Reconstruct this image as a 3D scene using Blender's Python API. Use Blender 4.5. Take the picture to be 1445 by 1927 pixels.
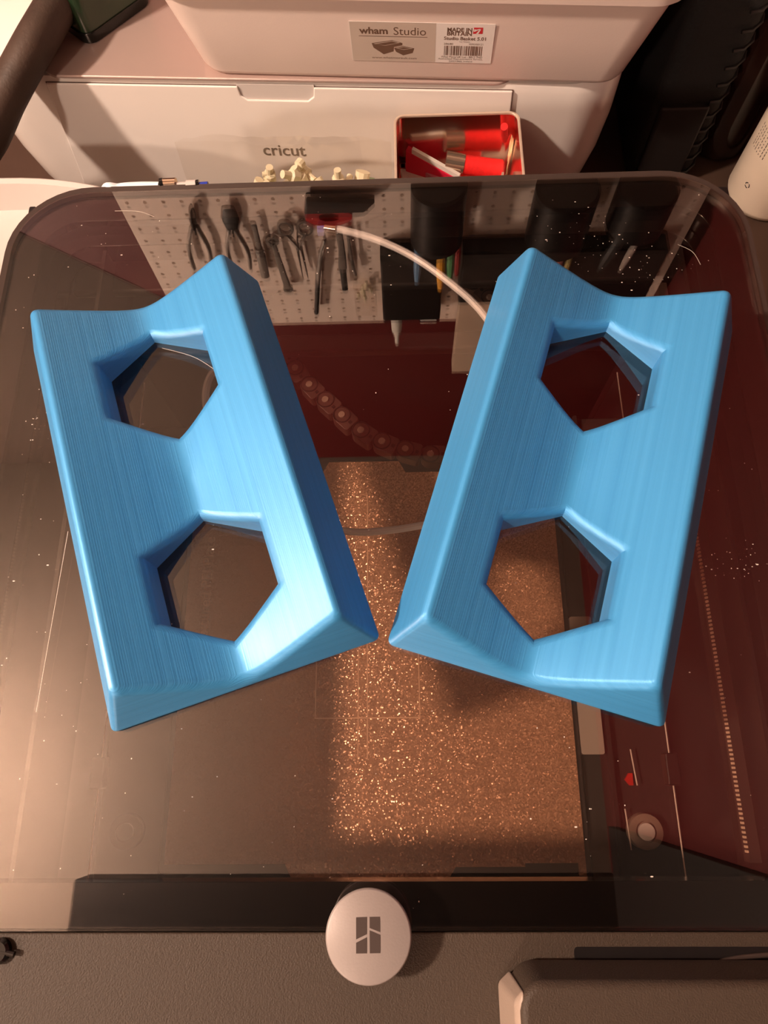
import bpy, bmesh, math, random
from mathutils import Vector, Matrix
random.seed(7)
for o in list(bpy.data.objects): bpy.data.objects.remove(o)
SC = bpy.context.scene
COL = SC.collection
G = 1.207                      # height of the glass lid above the floor (m); all builders below use mm measured from the lid

# ------------------------------------------------------------------ camera
CAM = Vector((21.713, 59.267, 309.256)); FPX = 1336.0
DIR = Vector((-0.0268735, 0.3303017, -0.94349277))
RGT = Vector((0.99950079, -0.00680706, -0.03085182))
UPV = Vector((0.01661282, 0.94385086, 0.32995388))
cd = bpy.data.cameras.new('camera'); cam = bpy.data.objects.new('camera', cd); COL.objects.link(cam)
cd.sensor_fit = 'VERTICAL'; cd.sensor_height = 24.0; cd.sensor_width = 18.0
cd.lens = FPX / 1927.0 * 24.0; cd.clip_start = 0.01; cd.clip_end = 50
M = Matrix((RGT, UPV, -DIR)).transposed().to_4x4(); M.translation = CAM * 0.001 + Vector((0, 0, G))
cam.matrix_world = M
SC.camera = cam
# ------------------------------------------------------------------ world, exposure
w = bpy.data.worlds.new('world'); SC.world = w; w.use_nodes = True
w.node_tree.nodes['Background'].inputs[0].default_value = (1, .8, .65, 1)
w.node_tree.nodes['Background'].inputs[1].default_value = 0.02
SC.view_settings.view_transform = 'Standard'; SC.view_settings.look = 'None'
SC.view_settings.exposure = 0.28; SC.view_settings.gamma = 1.0; SC.view_settings.use_curve_mapping = False
LAMP_POS = Vector((-1080, 0, 1090)); LAMP_L = 960.0
LAMP_COL = (1.0, .76, .60)
FILL_POS = Vector((-900, -1350, 1090)); FILL_L = 430.0  # added fill lamp for surfaces facing the front
# ------------------------------------------------------------------ pixel helpers (a pixel gives a direction, the plane gives the distance)
def ray(u, v): return DIR + RGT * ((u - 722.5) / FPX) - UPV * ((v - 963.5) / FPX)
def uz(u, v, z):
    a = ray(u, v); return CAM + a * ((z - CAM.z) / a.z)
def uy(u, v, y):
    a = ray(u, v); return CAM + a * ((y - CAM.y) / a.y)
def ry(u, v, y):                 # seen mirrored in the lid
    a = ray(u, v); g = CAM + a * (-CAM.z / a.z); b = Vector((a.x, a.y, -a.z)); return g + b * ((y - g.y) / b.y)

# ------------------------------------------------------------------ materials
MATS = {}
def mat(name, col, rough=.5, metal=0., var=0., vscale=60., bump=0., bscale=400., spec=.5, coat=0., emit=None, estr=0., alpha=1., trans=0., ior=1.45):
    m = bpy.data.materials.new(name); m.use_nodes = True; nt = m.node_tree; b = nt.nodes['Principled BSDF']
    b.inputs['Base Color'].default_value = (*col, 1); b.inputs['Roughness'].default_value = rough
    b.inputs['Metallic'].default_value = metal; b.inputs['Specular IOR Level'].default_value = spec
    b.inputs['Coat Weight'].default_value = coat; b.inputs['Coat Roughness'].default_value = .08
    b.inputs['Alpha'].default_value = alpha; b.inputs['Transmission Weight'].default_value = trans; b.inputs['IOR'].default_value = ior
    tc = nt.nodes.new('ShaderNodeTexCoord')
    if var > 0:
        n = nt.nodes.new('ShaderNodeTexNoise'); n.inputs['Scale'].default_value = vscale; n.inputs['Detail'].default_value = 4
        nt.links.new(tc.outputs['Object'], n.inputs['Vector'])
        mx = nt.nodes.new('ShaderNodeMix'); mx.data_type = 'RGBA'
        mx.inputs[6].default_value = tuple(c * (1 - var) for c in col) + (1,)
        mx.inputs[7].default_value = tuple(min(1, c * (1 + var)) for c in col) + (1,)
        nt.links.new(n.outputs['Fac'], mx.inputs[0]); nt.links.new(mx.outputs[2], b.inputs['Base Color'])
    if bump > 0:
        n2 = nt.nodes.new('ShaderNodeTexNoise'); n2.inputs['Scale'].default_value = bscale; n2.inputs['Detail'].default_value = 3
        nt.links.new(tc.outputs['Object'], n2.inputs['Vector'])
        bp = nt.nodes.new('ShaderNodeBump'); bp.inputs['Strength'].default_value = bump; bp.inputs['Distance'].default_value = .001
        nt.links.new(n2.outputs['Fac'], bp.inputs['Height']); nt.links.new(bp.outputs['Normal'], b.inputs['Normal'])
    if emit:
        b.inputs['Emission Color'].default_value = (*emit, 1); b.inputs['Emission Strength'].default_value = estr
    MATS[name] = m
    return m
mat('white_plastic', (.62, .56, .53), .28, var=.03, vscale=20)
mat('machine_white', (.84, .77, .72), .22, var=.03, vscale=12, coat=.3)
mat('machine_lid', (.52, .39, .35), .25, metal=.3, var=.03, vscale=12)
mat('machine_dark', (.12, .07, .055), .5)
mat('logo_grey', (.30, .24, .19), .45, metal=.3)
mat('basket_white', (.80, .66, .60), .35, var=.03, vscale=25, bump=.05, bscale=900)
mat('label_white', (.86, .80, .76), .35)
mat('label_grey', (.60, .50, .43), .3)
mat('ink_brown', (.16, .09, .06), .5)
mat('ink_red', (.62, .03, .04), .5)
mat('shell_grey', (.058, .041, .030), .52, var=.12, vscale=500, bump=.35, bscale=1600, spec=.3)
mat('black_plastic', (.012, .010, .010), .30, var=.2)
mat('black_gloss', (.006, .005, .005), .12)
mat('dark_interior', (.008, .007, .007), .5, var=.2, vscale=30)
mat('frame_rim', (.05, .035, .03), .25, var=.1)
mat('rod_steel', (.6, .55, .5), .18, metal=1)
mat('belt_rubber', (.05, .035, .03), .45)
mat('belt_teeth', (.90, .72, .55), .45)
mat('chain_plastic', (.085, .05, .042), .42, var=.1)
mat('support_grey', (.035, .03, .028), .45, var=.15)
mat('carriage_red', (.075, .016, .014), .42, var=.15)
mat('wiper_grey', (.55, .48, .42), .4)
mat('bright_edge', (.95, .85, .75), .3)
mat('arrow_red', (.75, .03, .02), .4)
mat('tube_white', (.80, .90, .98), .25, coat=.3)
mat('connector_metal', (.75, .58, .45), .16, metal=1)
mat('collar_blue', (.02, .05, .45), .3)
mat('knob_metal', (.31, .265, .25), .42, metal=.15, bump=.05, bscale=1200)
mat('knob_emblem', (.05, .033, .028), .5)
mat('screen_edge', (.35, .27, .22), .35, var=.05, bump=.1, bscale=1200)
mat('tin_metal', (.86, .72, .62), .17, metal=1)
mat('tin_outside', (.75, .60, .48), .3, metal=.4)
mat('bristle_red', (.80, .02, .02), .4, var=.25, vscale=300)
mat('plastic_red', (.62, .015, .05), .3)
mat('packet_pink', (.40, .10, .14), .3, var=.2)
mat('packet_white', (.72, .68, .62), .4, var=.1)
mat('ferrule', (.78, .62, .48), .2, metal=.9)
mat('fitting_beige', (.80, .72, .52), .4, var=.1)
mat('fitting_green', (.35, .50, .30), .4)
mat('case_black', (.008, .007, .007), .75, var=.5, vscale=35, bump=.5, bscale=500)
mat('case_rib', (.012, .010, .010), .45)
mat('bottle_dark', (.022, .008, .006), .12, coat=.5)
mat('bottle_cream', (.82, .68, .54), .35, var=.03)
mat('bottle_print', (.03, .02, .02), .5)
mat('strap_brown', (.060, .038, .028), .6, var=.5, vscale=45, bump=.3, bscale=300)
mat('strap_stripe', (.19, .19, .15), .6, var=.15)
mat('pouch_green', (.018, .040, .018), .25, var=.6, vscale=14, coat=.3)
mat('pouch_trim', (.006, .007, .006), .2)
mat('board_cream', (.78, .64, .56), .5, var=.06, vscale=8)
mat('hole_dark', (.02, .012, .01), .8)
mat('tool_steel', (.22, .19, .17), .4, metal=.4)
mat('tool_black', (.015, .012, .012), .5)
mat('tool_red', (.45, .03, .03), .45)
mat('paint_red_wall', (.112, .009, .009), .55, var=.08, vscale=5, bump=.05, bscale=80)
mat('ceiling_cream', (.235, .18, .145), .8, var=.04, vscale=3)
mat('added_panel_tan', (.10, .068, .052), .8, var=.05, vscale=3)
mat('blocker_dark', (.014, .009, .008), .6)  # only for the added pieces that darken the lid's reflection
mat('wall_cream', (.40, .29, .22), .8, var=.05, vscale=3)
mat('carpet', (.12, .08, .06), .95, var=.3, vscale=300)
mat('desk_wood', (.07, .040, .028), .45, var=.3, vscale=14)
mat('cabinet_tan', (.62, .47, .36), .5, var=.08, vscale=7)
mat('lamp_globe', (1, .9, .8), .4, emit=LAMP_COL, estr=LAMP_L)
mat('fill_globe', (1, .9, .8), .4, emit=LAMP_COL, estr=FILL_L)
mat('brass', (.45, .33, .18), .3, metal=1)
mat('dust', (.75, .66, .58), .8)
for nm, c in (('pen_blue', (.12, .25, .42)), ('pen_orange', (.85, .40, .04)), ('pen_green', (.10, .30, .12)), ('pen_yellow', (.85, .52, .12)),
              ('pen_pink', (.75, .28, .30)), ('pen_red', (.30, .03, .03)), ('pen_olive', (.45, .36, .14)), ('tan_card', (.60, .45, .34)), ('grey_block', (.42, .35, .31))):
    mat(nm, c, .4, var=.05)

def glass_mat(name, tint, f0, rough=0.0):
    m = bpy.data.materials.new(name); m.use_nodes = True; nt = m.node_tree; nt.nodes.clear()
    out = nt.nodes.new('ShaderNodeOutputMaterial'); mix = nt.nodes.new('ShaderNodeMixShader')
    tr = nt.nodes.new('ShaderNodeBsdfTransparent'); tr.inputs[0].default_value = (*tint, 1)
    gl = nt.nodes.new('ShaderNodeBsdfGlossy'); gl.inputs['Roughness'].default_value = rough; gl.inputs[0].default_value = (1, 1, 1, 1)
    lw = nt.nodes.new('ShaderNodeLayerWeight'); lw.inputs[0].default_value = .5
    pw = nt.nodes.new('ShaderNodeMath'); pw.operation = 'POWER'; pw.inputs[1].default_value = 5
    ma = nt.nodes.new('ShaderNodeMath'); ma.operation = 'MULTIPLY_ADD'; ma.inputs[1].default_value = 1 - f0; ma.inputs[2].default_value = f0
    nt.links.new(lw.outputs['Facing'], pw.inputs[0]); nt.links.new(pw.outputs[0], ma.inputs[0])
    nt.links.new(ma.outputs[0], mix.inputs[0]); nt.links.new(tr.outputs[0], mix.inputs[1]); nt.links.new(gl.outputs[0], mix.inputs[2])
    nt.links.new(mix.outputs[0], out.inputs[0]); MATS[name] = m
glass_mat('smoked_glass', (.88, .82, .78), .115)
glass_mat('clear_film', (.985, .975, .96), .025, .12)

def silk_mat():
    m = bpy.data.materials.new('silk_blue'); m.use_nodes = True; nt = m.node_tree; b = nt.nodes['Principled BSDF']; L = nt.links
    tc = nt.nodes.new('ShaderNodeTexCoord'); sp = nt.nodes.new('ShaderNodeSeparateXYZ'); L.new(tc.outputs['Object'], sp.inputs[0])
    n1 = nt.nodes.new('ShaderNodeTexNoise'); n1.noise_dimensions = '1D'; n1.inputs['Scale'].default_value = 2600; n1.inputs['Detail'].default_value = 3
    L.new(sp.outputs['Z'], n1.inputs['W'])
    n2 = nt.nodes.new('ShaderNodeTexNoise'); n2.noise_dimensions = '1D'; n2.inputs['Scale'].default_value = 420; n2.inputs['Detail'].default_value = 2
    L.new(sp.outputs['Z'], n2.inputs['W'])
    mx = nt.nodes.new('ShaderNodeMix'); mx.data_type = 'RGBA'
    mx.inputs[6].default_value = (.032, .275, .64, 1); mx.inputs[7].default_value = (.075, .41, .83, 1)
    L.new(n2.outputs['Fac'], mx.inputs[0]); L.new(mx.outputs[2], b.inputs['Base Color'])
    b.inputs['Metallic'].default_value = .20; b.inputs['Roughness'].default_value = .44; b.inputs['Coat Weight'].default_value = .5; b.inputs['Coat Roughness'].default_value = .30; b.inputs['Coat IOR'].default_value = 1.6
    b.inputs['Specular IOR Level'].default_value = .6; b.inputs['Specular Tint'].default_value = (.75, .95, 1, 1)
    b.inputs['Anisotropic'].default_value = .3
    bp = nt.nodes.new('ShaderNodeBump'); bp.inputs['Strength'].default_value = .34; bp.inputs['Distance'].default_value = .0004
    L.new(n1.outputs['Fac'], bp.inputs['Height']); wn = nt.nodes.new('ShaderNodeTexWhiteNoise'); wn.noise_dimensions = '3D'; L.new(tc.outputs['Object'], wn.inputs['Vector'])
    mr = nt.nodes.new('ShaderNodeMapRange'); mr.inputs['To Min'].default_value = -.7; mr.inputs['To Max'].default_value = .7; L.new(wn.outputs['Value'], mr.inputs['Value'])
    cz = nt.nodes.new('ShaderNodeCombineXYZ'); L.new(mr.outputs['Result'], cz.inputs['Z'])
    ad = nt.nodes.new('ShaderNodeVectorMath'); ad.operation = 'ADD'; L.new(bp.outputs['Normal'], ad.inputs[0]); L.new(cz.outputs[0], ad.inputs[1])
    no = nt.nodes.new('ShaderNodeVectorMath'); no.operation = 'NORMALIZE'; L.new(ad.outputs[0], no.inputs[0])
    L.new(no.outputs[0], b.inputs['Normal'])
    mr2 = nt.nodes.new('ShaderNodeMapRange'); mr2.inputs['To Min'].default_value = -.6; mr2.inputs['To Max'].default_value = 1.7; L.new(wn.outputs['Value'], mr2.inputs['Value'])
    cz2 = nt.nodes.new('ShaderNodeCombineXYZ'); L.new(mr2.outputs['Result'], cz2.inputs['Z'])
    ad2 = nt.nodes.new('ShaderNodeVectorMath'); ad2.operation = 'ADD'; L.new(bp.outputs['Normal'], ad2.inputs[0]); L.new(cz2.outputs[0], ad2.inputs[1])
    no2 = nt.nodes.new('ShaderNodeVectorMath'); no2.operation = 'NORMALIZE'; L.new(ad2.outputs[0], no2.inputs[0]); L.new(no2.outputs[0], b.inputs['Coat Normal'])
    MATS['silk_blue'] = m
silk_mat()

def glitter_mat():
    m = bpy.data.materials.new('glitter_plate'); m.use_nodes = True; nt = m.node_tree; b = nt.nodes['Principled BSDF']; L = nt.links
    tc = nt.nodes.new('ShaderNodeTexCoord')
    v = nt.nodes.new('ShaderNodeTexVoronoi'); v.inputs['Scale'].default_value = 1300; L.new(tc.outputs['Object'], v.inputs['Vector'])
    sub = nt.nodes.new('ShaderNodeVectorMath'); sub.operation = 'SUBTRACT'; sub.inputs[1].default_value = (.5, .5, .5)
    L.new(v.outputs['Color'], sub.inputs[0])
    sc = nt.nodes.new('ShaderNodeVectorMath'); sc.operation = 'MULTIPLY'; sc.inputs[1].default_value = (.75, .75, 0)
    L.new(sub.outputs[0], sc.inputs[0])
    ge = nt.nodes.new('ShaderNodeNewGeometry')
    ad = nt.nodes.new('ShaderNodeVectorMath'); ad.operation = 'ADD'; L.new(ge.outputs['Normal'], ad.inputs[0]); L.new(sc.outputs[0], ad.inputs[1])
    no = nt.nodes.new('ShaderNodeVectorMath'); no.operation = 'NORMALIZE'; L.new(ad.outputs[0], no.inputs[0]); L.new(no.outputs[0], b.inputs['Normal'])
    b.inputs['Base Color'].default_value = (.72, .41, .25, 1); b.inputs['Metallic'].default_value = .26; b.inputs['Roughness'].default_value = .27
    MATS['glitter_plate'] = m
glitter_mat()

# ------------------------------------------------------------------ mesh helpers (mm)
class MB:
    def __init__(s): s.v = []; s.f = []
    def add(s, vs, fs):
        o = len(s.v); s.v += [tuple(p) for p in vs]; s.f += [tuple(i + o for i in f) for f in fs]; return s
    def box(s, a, b):
        x0, y0, z0 = a; x1, y1, z1 = b
        return s.add([(x0, y0, z0), (x1, y0, z0), (x1, y1, z0), (x0, y1, z0), (x0, y0, z1), (x1, y0, z1), (x1, y1, z1), (x0, y1, z1)],
                     [(3, 2, 1, 0), (4, 5, 6, 7), (0, 1, 5, 4), (1, 2, 6, 5), (2, 3, 7, 6), (3, 0, 4, 7)])
    def loft(s, rings, cap=True, closed=True):
        n = len(rings[0]); vs = [p for r in rings for p in r]; fs = []
        for k in range(len(rings) - 1):
            for i in range(n if closed else n - 1):
                j = (i + 1) % n; fs.append((k * n + i, k * n + j, (k + 1) * n + j, (k + 1) * n + i))
        if cap:
            fs.append(tuple(range(n - 1, -1, -1))); fs.append(tuple((len(rings) - 1) * n + i for i in range(n)))
        return s.add(vs, fs)
    def prism(s, out, z0, z1):
        return s.loft([[(x, y, z0) for x, y in out], [(x, y, z1) for x, y in out]])
    def lathe(s, prof, c=(0, 0, 0), n=32, cap=True):
        return s.loft([[(c[0] + r * math.cos(2 * math.pi * i / n), c[1] + r * math.sin(2 * math.pi * i / n), c[2] + z) for i in range(n)] for r, z in prof], cap)
    def tube(s, path, r, n=10, flat=None):
        P = [Vector(p) for p in path]; rings = []; side = None
        for k, p in enumerate(P):
            t = (P[min(k + 1, len(P) - 1)] - P[max(k - 1, 0)]).normalized()
            if side is None:
                side = t.cross(Vector((0, 0, 1)))
                if side.length < .1: side = t.cross(Vector((0, 1, 0)))
            side = (side - t * side.dot(t)).normalized(); u = side.cross(t)
            rr = r[k] if isinstance(r, (list, tuple)) else r; fl = flat or 1
            rings.append([p + side * (rr * math.cos(2 * math.pi * i / n)) + u * (rr * fl * math.sin(2 * math.pi * i / n)) for i in range(n)])
        return s.loft(rings)
def rrect(x0, y0, x1, y1, r, n=8):
    rr = r if isinstance(r, (list, tuple)) else (r, r, r, r); o = []
    for (cx, cy, a0), q in zip(((x1, y1, 0), (x0, y1, 90), (x0, y0, 180), (x1, y0, 270)), rr):
        sx = -1 if a0 in (0, 270) else 1; sy = -1 if a0 in (0, 90) else 1
        for i in range(n + 1):
            a = math.radians(a0 + 90 * i / n); o.append((cx + sx * q + q * math.cos(a), cy + sy * q + q * math.sin(a)))
    return o
def spline(pts, n=8):
    P = [Vector(p) for p in pts]; o = []
    for i in range(len(P) - 1):
        p0, p1, p2, p3 = P[max(i - 1, 0)], P[i], P[i + 1], P[min(i + 2, len(P) - 1)]
        for k in range(n):
            t = k / n; o.append(.5 * ((2 * p1) + (p2 - p0) * t + (2 * p0 - 5 * p1 + 4 * p2 - p3) * t * t + (3 * p1 - p0 - 3 * p2 + p3) * t ** 3))
    return o + [P[-1]]
def finish(o, bevel=0, seg=3, smooth=True, angle=35):
    if bevel:
        md = o.modifiers.new('bevel', 'BEVEL'); md.width = bevel * .001; md.segments = seg; md.limit_method = 'ANGLE'; md.angle_limit = math.radians(40)
    if smooth:
        me = o.data
        for p in me.polygons: p.use_smooth = True
        bm = bmesh.new(); bm.from_mesh(me)
        for e in bm.edges:
            if len(e.link_faces) == 2 and e.calc_face_angle(0) > math.radians(angle): e.smooth = False
        bm.to_mesh(me); bm.free()
        if bevel:
            for e in me.edges: e.use_edge_sharp = False
            wn = o.modifiers.new('wn', 'WEIGHTED_NORMAL'); wn.keep_sharp = True
def thing(name, label, cat, loc=(0, 0, 0), rotz=0, group=None):
    o = bpy.data.objects.new(name, None); COL.objects.link(o); o.empty_display_size = .02
    o.location = Vector(loc) * .001 + Vector((0, 0, G)); o.rotation_euler = (0, 0, rotz)
    o['label'] = label; o['category'] = cat; o['loc'] = tuple(loc); del o['loc']
    if group: o['group'] = group
    return o
def tag(o, label, cat, group=None):
    o['label'] = label; o['category'] = cat
    if group: o['group'] = group
    return o
def part(name, mb, m, parent=None, world=False, bevel=0, seg=3, smooth=True, angle=35, loc=None, label=None):
    """mb in mm; local to the parent unless world=True; without a parent mb is in lid mm and the origin goes to loc"""
    off = Vector((0, 0, 0))
    if world and parent is not None:
        w_ = parent.location.copy(); q = parent
        while q.parent: q = q.parent; w_ += q.location
        off = (w_ - Vector((0, 0, G))) * 1000
    if parent is None and loc is not None: off = Vector(loc)
    me = bpy.data.meshes.new(name)
    me.from_pydata([tuple((Vector(v) - off) * .001) for v in mb.v], [], mb.f); me.validate(); me.update()
    bm = bmesh.new(); bm.from_mesh(me); bmesh.ops.recalc_face_normals(bm, faces=bm.faces); bm.to_mesh(me); bm.free()
    o = bpy.data.objects.new(name, me); COL.objects.link(o)
    if parent is not None: o.parent = parent
    else: o.location = off * .001 + Vector((0, 0, G))
    me.materials.append(MATS[m] if isinstance(m, str) else m)
    finish(o, bevel, seg, smooth, angle)
    if label: o['label'] = label
    return o
def struct(name, a, b, m):
    o = part(name, MB().box(a, b), m, None, smooth=False, loc=((a[0] + b[0]) / 2, (a[1] + b[1]) / 2, a[2])); o['kind'] = 'structure'; return o
def share(src, name, parent, loc=(0, 0, 0), rot=(0, 0, 0), scale=(1, 1, 1)):
    o = src.copy(); o.name = name; COL.objects.link(o); o.parent = parent; o.location = Vector(loc) * .001; o.rotation_euler = rot; o.scale = scale; return o
def text_mb(body, width, depth=.15, height=None, bold=0.0):
    c = bpy.data.curves.new('t', 'FONT'); c.body = body; c.size = 1; c.align_x = 'CENTER'; c.resolution_u = 3; c.offset = bold
    o = bpy.data.objects.new('t', c); COL.objects.link(o)
    dg = bpy.context.evaluated_depsgraph_get(); me = bpy.data.meshes.new_from_object(o.evaluated_get(dg))
    xs = [v.co.x for v in me.vertices]; ys = [v.co.y for v in me.vertices]
    sx = width / max(1e-6, max(xs) - min(xs)); sy = sx if height is None else height / max(1e-6, max(ys) - min(ys))
    cx = (max(xs) + min(xs)) / 2; y0 = min(ys)
    mb = MB(); mb.add([((v.co.x - cx) * sx, (v.co.y - y0) * sy, depth) for v in me.vertices], [tuple(p.vertices) for p in me.polygons])
    bpy.data.objects.remove(o); bpy.data.curves.remove(c); bpy.data.meshes.remove(me)
    return mb
def xf(mb, fn): mb.v = [tuple(fn(*v)) for v in mb.v]; return mb

# ================================================================== THE ROOM
struct('floor', (-2000, -2100, -1257), (470, 885, -1207), 'carpet')
struct('ceiling', (-2000, -2100, 1450), (520, 885, 1500), 'ceiling_cream')
struct('wall_back', (-2000, 835, -1207), (520, 885, 1450), 'paint_red_wall')
struct('wall_right', (470, -2100, -1207), (520, 835, 1450), 'paint_red_wall')
struct('wall_left', (-2050, -2100, -1207), (-2000, 885, 1450), 'wall_cream')
struct('wall_front', (-2050, -2150, -1207), (520, -2100, 1450), 'wall_cream')

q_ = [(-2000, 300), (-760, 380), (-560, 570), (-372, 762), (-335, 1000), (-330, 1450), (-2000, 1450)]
o_ = part('added_wall_panel', MB().loft([[(x, 834, z) for x, z in q_], [(x, 835, z) for x, z in q_]]), 'added_panel_tan', None, smooth=False, loc=(-900, 832, 300)); o_.name = 'added_trim_1'; o_['kind'] = 'structure'  # added panel, shaped for the brown area mirrored in the lid
o_ = part('added_dark_beam', MB().box((-700, -1000, 1370), (470, -178, 1450)), 'blocker_dark', None, loc=(0, -500, 1370), bevel=4); o_.name = 'added_trim_2'; o_['kind'] = 'structure'  # added beam, blocks the ceiling's reflection along the lid front
o_ = part('added_dark_panel', MB().box((452, -1200, -1207), (470, -78, 1370)), 'blocker_dark', None, loc=(461, -600, -1207), bevel=2); o_.name = 'added_trim_3'; o_['kind'] = 'structure'  # added dark board, keeps the red wall out of the lid's reflection
def pendant(pos, m, label):
    t = thing('pendant_lamp', label, 'lamp', (pos.x, pos.y, 1450))
    h = 1450 - pos.z
    part('ceiling_cup', MB().lathe([(8, -30), (40, -12), (45, 0)], n=24), 'brass', t)
    part('cord', MB().tube([(0, 0, -20), (0, 0, -h + 50)], 3), 'tool_black', t)
    part('socket', MB().lathe([(16, -h + 45), (18, -h + 75), (8, -h + 90)], n=20), 'brass', t)
    part('globe', MB().lathe([(55 * math.sin(math.pi * k / 12) + .2, -h - 55 * math.cos(math.pi * k / 12)) for k in range(13)], n=24), m, t, angle=80)
pendant(LAMP_POS, 'lamp_globe', 'glowing globe pendant lamp hanging nearer the pegboard')
pendant(FILL_POS, 'fill_globe', 'added fill globe brightening front faces, hanging far from the pegboard')  # added lamp, lifts the front faces

t = thing('desk', 'dark wooden desk carrying the printer and the riser', 'desk', (-200, 230, -1207))
part('desk_top', MB().box((-690, -650, 720), (665, 600, 750)), 'desk_wood', t, bevel=2)
for sx in (-650, 590):
    for sy in (-610, 530): part('leg', MB().box((sx, sy, 0), (sx + 60, sy + 60, 720)), 'desk_wood', t)
t = thing('desk_riser', 'dark wooden riser shelf behind the printer under the white machine', 'shelf', (-40, 600, -457))
part('shelf_board', MB().box((-560, -228, 189), (505, 228, 207)), 'desk_wood', t, bevel=1)
for x in (-550, 485): part('side_board', MB().box((x, -225, 0), (x + 16, 225, 189)), 'desk_wood', t)

# ================================================================== PRINTER
PX0, PX1, PY0, PY1 = -192, 208, -52, 364
pr = thing('enclosed_printer', 'dark grey enclosed 3D printer with open view into its chamber', 'printer', (8, 160, -457))
def pp(name, mb, m, **k): return part(name, mb, m, pr, world=True, **k)
pp('side_panel', MB().box((PX0, PY0 + 2, -457), (-178, PY1, -14)), 'black_plastic', bevel=1)
pp('side_panel', MB().box((194, PY0 + 2, -457), (PX1, PY1, -14)), 'black_plastic', bevel=1)
pp('back_panel', MB().box((-178, 348, -457), (194, PY1, -14)), 'dark_interior')
pp('base_plate', MB().box((-178, PY0 + 2, -457), (194, 348, -440)), 'dark_interior')
pp('front_frame', MB().box((-178, PY0 + 2, -440), (194, -38, -14)), 'black_plastic')
# rim that carries the lid: a ring with a rounded opening
def ring(out, inn, z0, z1):
    n = len(out); vs = [(x, y, z0) for x, y in out] + [(x, y, z1) for x, y in out] + [(x, y, z0) for x, y in inn] + [(x, y, z1) for x, y in inn]; fs = []
    for i in range(n):
        j = (i + 1) % n
        fs += [(i, j, n + j, n + i), (2 * n + j, 2 * n + i, 3 * n + i, 3 * n + j), (n + i, n + j, 3 * n + j, 3 * n + i), (j, i, 2 * n + i, 2 * n + j)]
    return MB().add(vs, fs)
outer = rrect(PX0, -2.6, PX1, PY1, (42, 42, 2, 2), 10); inner = rrect(-174, 14, 189, 343, (20, 20, 6, 6), 10)
pp('rim_frame', ring(outer, inner, -16, -4.2), 'black_gloss', bevel=.6, seg=2)
lip_in = rrect(-188.6, -2.7, 204.6, 359.8, (39.4, 39.4, 2, 2), 10)
pp('rim_lip', ring(rrect(PX0, -2.7, PX1, PY1, (43, 43, 2, 2), 10), lip_in, -4.2, -1.4), 'frame_rim', bevel=.5, seg=2)
inn2 = rrect(-168, 11, 183, 336, (16, 16, 6, 6), 10)
pp('rim_step', ring(rrect(-178, 2, 194, 348, (20, 20, 6, 6), 10), inn2, -30, -16.2), 'black_gloss', bevel=.6, seg=2)
pp('front_deck', MB().prism(rrect(PX0, PY0, PX1, -3, (2, 2, 10, 10)), -14, -1), 'shell_grey', bevel=.8)
pp('deck_inset', MB().prism(rrect(83.5, -20, 200, -7.8, 1.5, 4), -1.2, -.8), 'black_plastic')
c = MB().tube(spline([tuple(uz(u, v, -.2)) for u, v in ((1325, 1836), (1345, 1815), (1385, 1803), (1450, 1796))], 6), .9)
pp('cable_clip', c, 'frame_rim')
# screw tool in the deck corner
pp('deck_latch', MB().lathe([(.5, -1), (4.6, -1), (4.6, 1.2), (3.6, 2), (.5, 2)], tuple(uz(-2, 1790, 0)), 20), 'black_gloss')
pp('deck_latch_pin', MB().tube([uz(0, 1790, 1), uz(27, 1796, 1)], 1.1), 'black_gloss')
# touch screen housing standing up at the front
scr = thing('touch_screen', 'grey brown touch screen housing with lamplit edge painted pale, standing at the printer front', 'screen', (130, -50, -1))
part('housing', MB().prism(rrect(-72, -30, 72, 38.5, (9, 9, 3, 3), 6), 0, 30), 'shell_grey', scr, bevel=3.5, seg=4)
part('lit_edge_strip', MB().loft([[(-76, -30, 0), (-71, -30, 0), (-71, 35, 0), (-76, 31, 0)], [(-73.4, -30, 27), (-70, -30, 29.5), (-70, 36, 29.5), (-73.4, 32, 27)]]), 'screen_edge', scr, bevel=1.6)  # paler strip paints the lamplight on the housing's left side
part('screen_pane', MB().box((-55, -29, 30), (66, 10, 30.6)), 'black_gloss', scr)

# --- bed and mechanics
BZ = -169
pp('heated_bed', MB().prism(rrect(-132, -6, 132, 268, 4), BZ - 8, BZ - 1.4), 'support_grey', bevel=.6)
pp('bed_carriage', MB().box((133, -20, BZ - 14), (190, 300, BZ - 5)), 'support_grey', bevel=1)
pp('bed_carriage', MB().box((-174, -20, BZ - 14), (-133, 300, BZ - 5)), 'support_grey', bevel=1)
pp('wiper_plate', MB().prism(rrect(132.5, 62, 147, 150, 1.5, 4), BZ - 5, BZ - 1), 'wiper_grey')
pp('chamber_rail', MB().box((149, -20, BZ - 5), (151.5, 300, BZ)), 'support_grey')
ppos = uz(1215, 1565, BZ)
pp('leveling_ring', MB().lathe([(6.2, 0), (6.2, 1.6), (10.2, 1.2), (10.6, -.5), (10.6, -5)], tuple(ppos), 28), 'screen_edge', angle=60)
pp('leveling_ring', MB().lathe([(.1, 2.2), (5, 2.2), (5, 0)], tuple(ppos), 24), 'label_white')
pm = uz(237, 1565, BZ)
pp('leveling_ring', MB().lathe([(6.2, 0), (6.2, 1.6), (10.2, 1.2), (10.6, -.5), (10.6, -5)], tuple(pm), 28), 'frame_rim', angle=60)
pp('leveling_ring', MB().lathe([(.1, 2.2), (5, 2.2), (5, 0)], tuple(pm), 24), 'support_grey')
a = [uz(u, v, BZ - 3) for u, v in ((1176, 1467), (1183, 1455), (1190, 1455), (1192, 1478), (1185, 1478))]
pp('arrow_mark', MB().prism([(p.x, p.y) for p in a], BZ - 5, BZ - 3), 'arrow_red')
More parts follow.
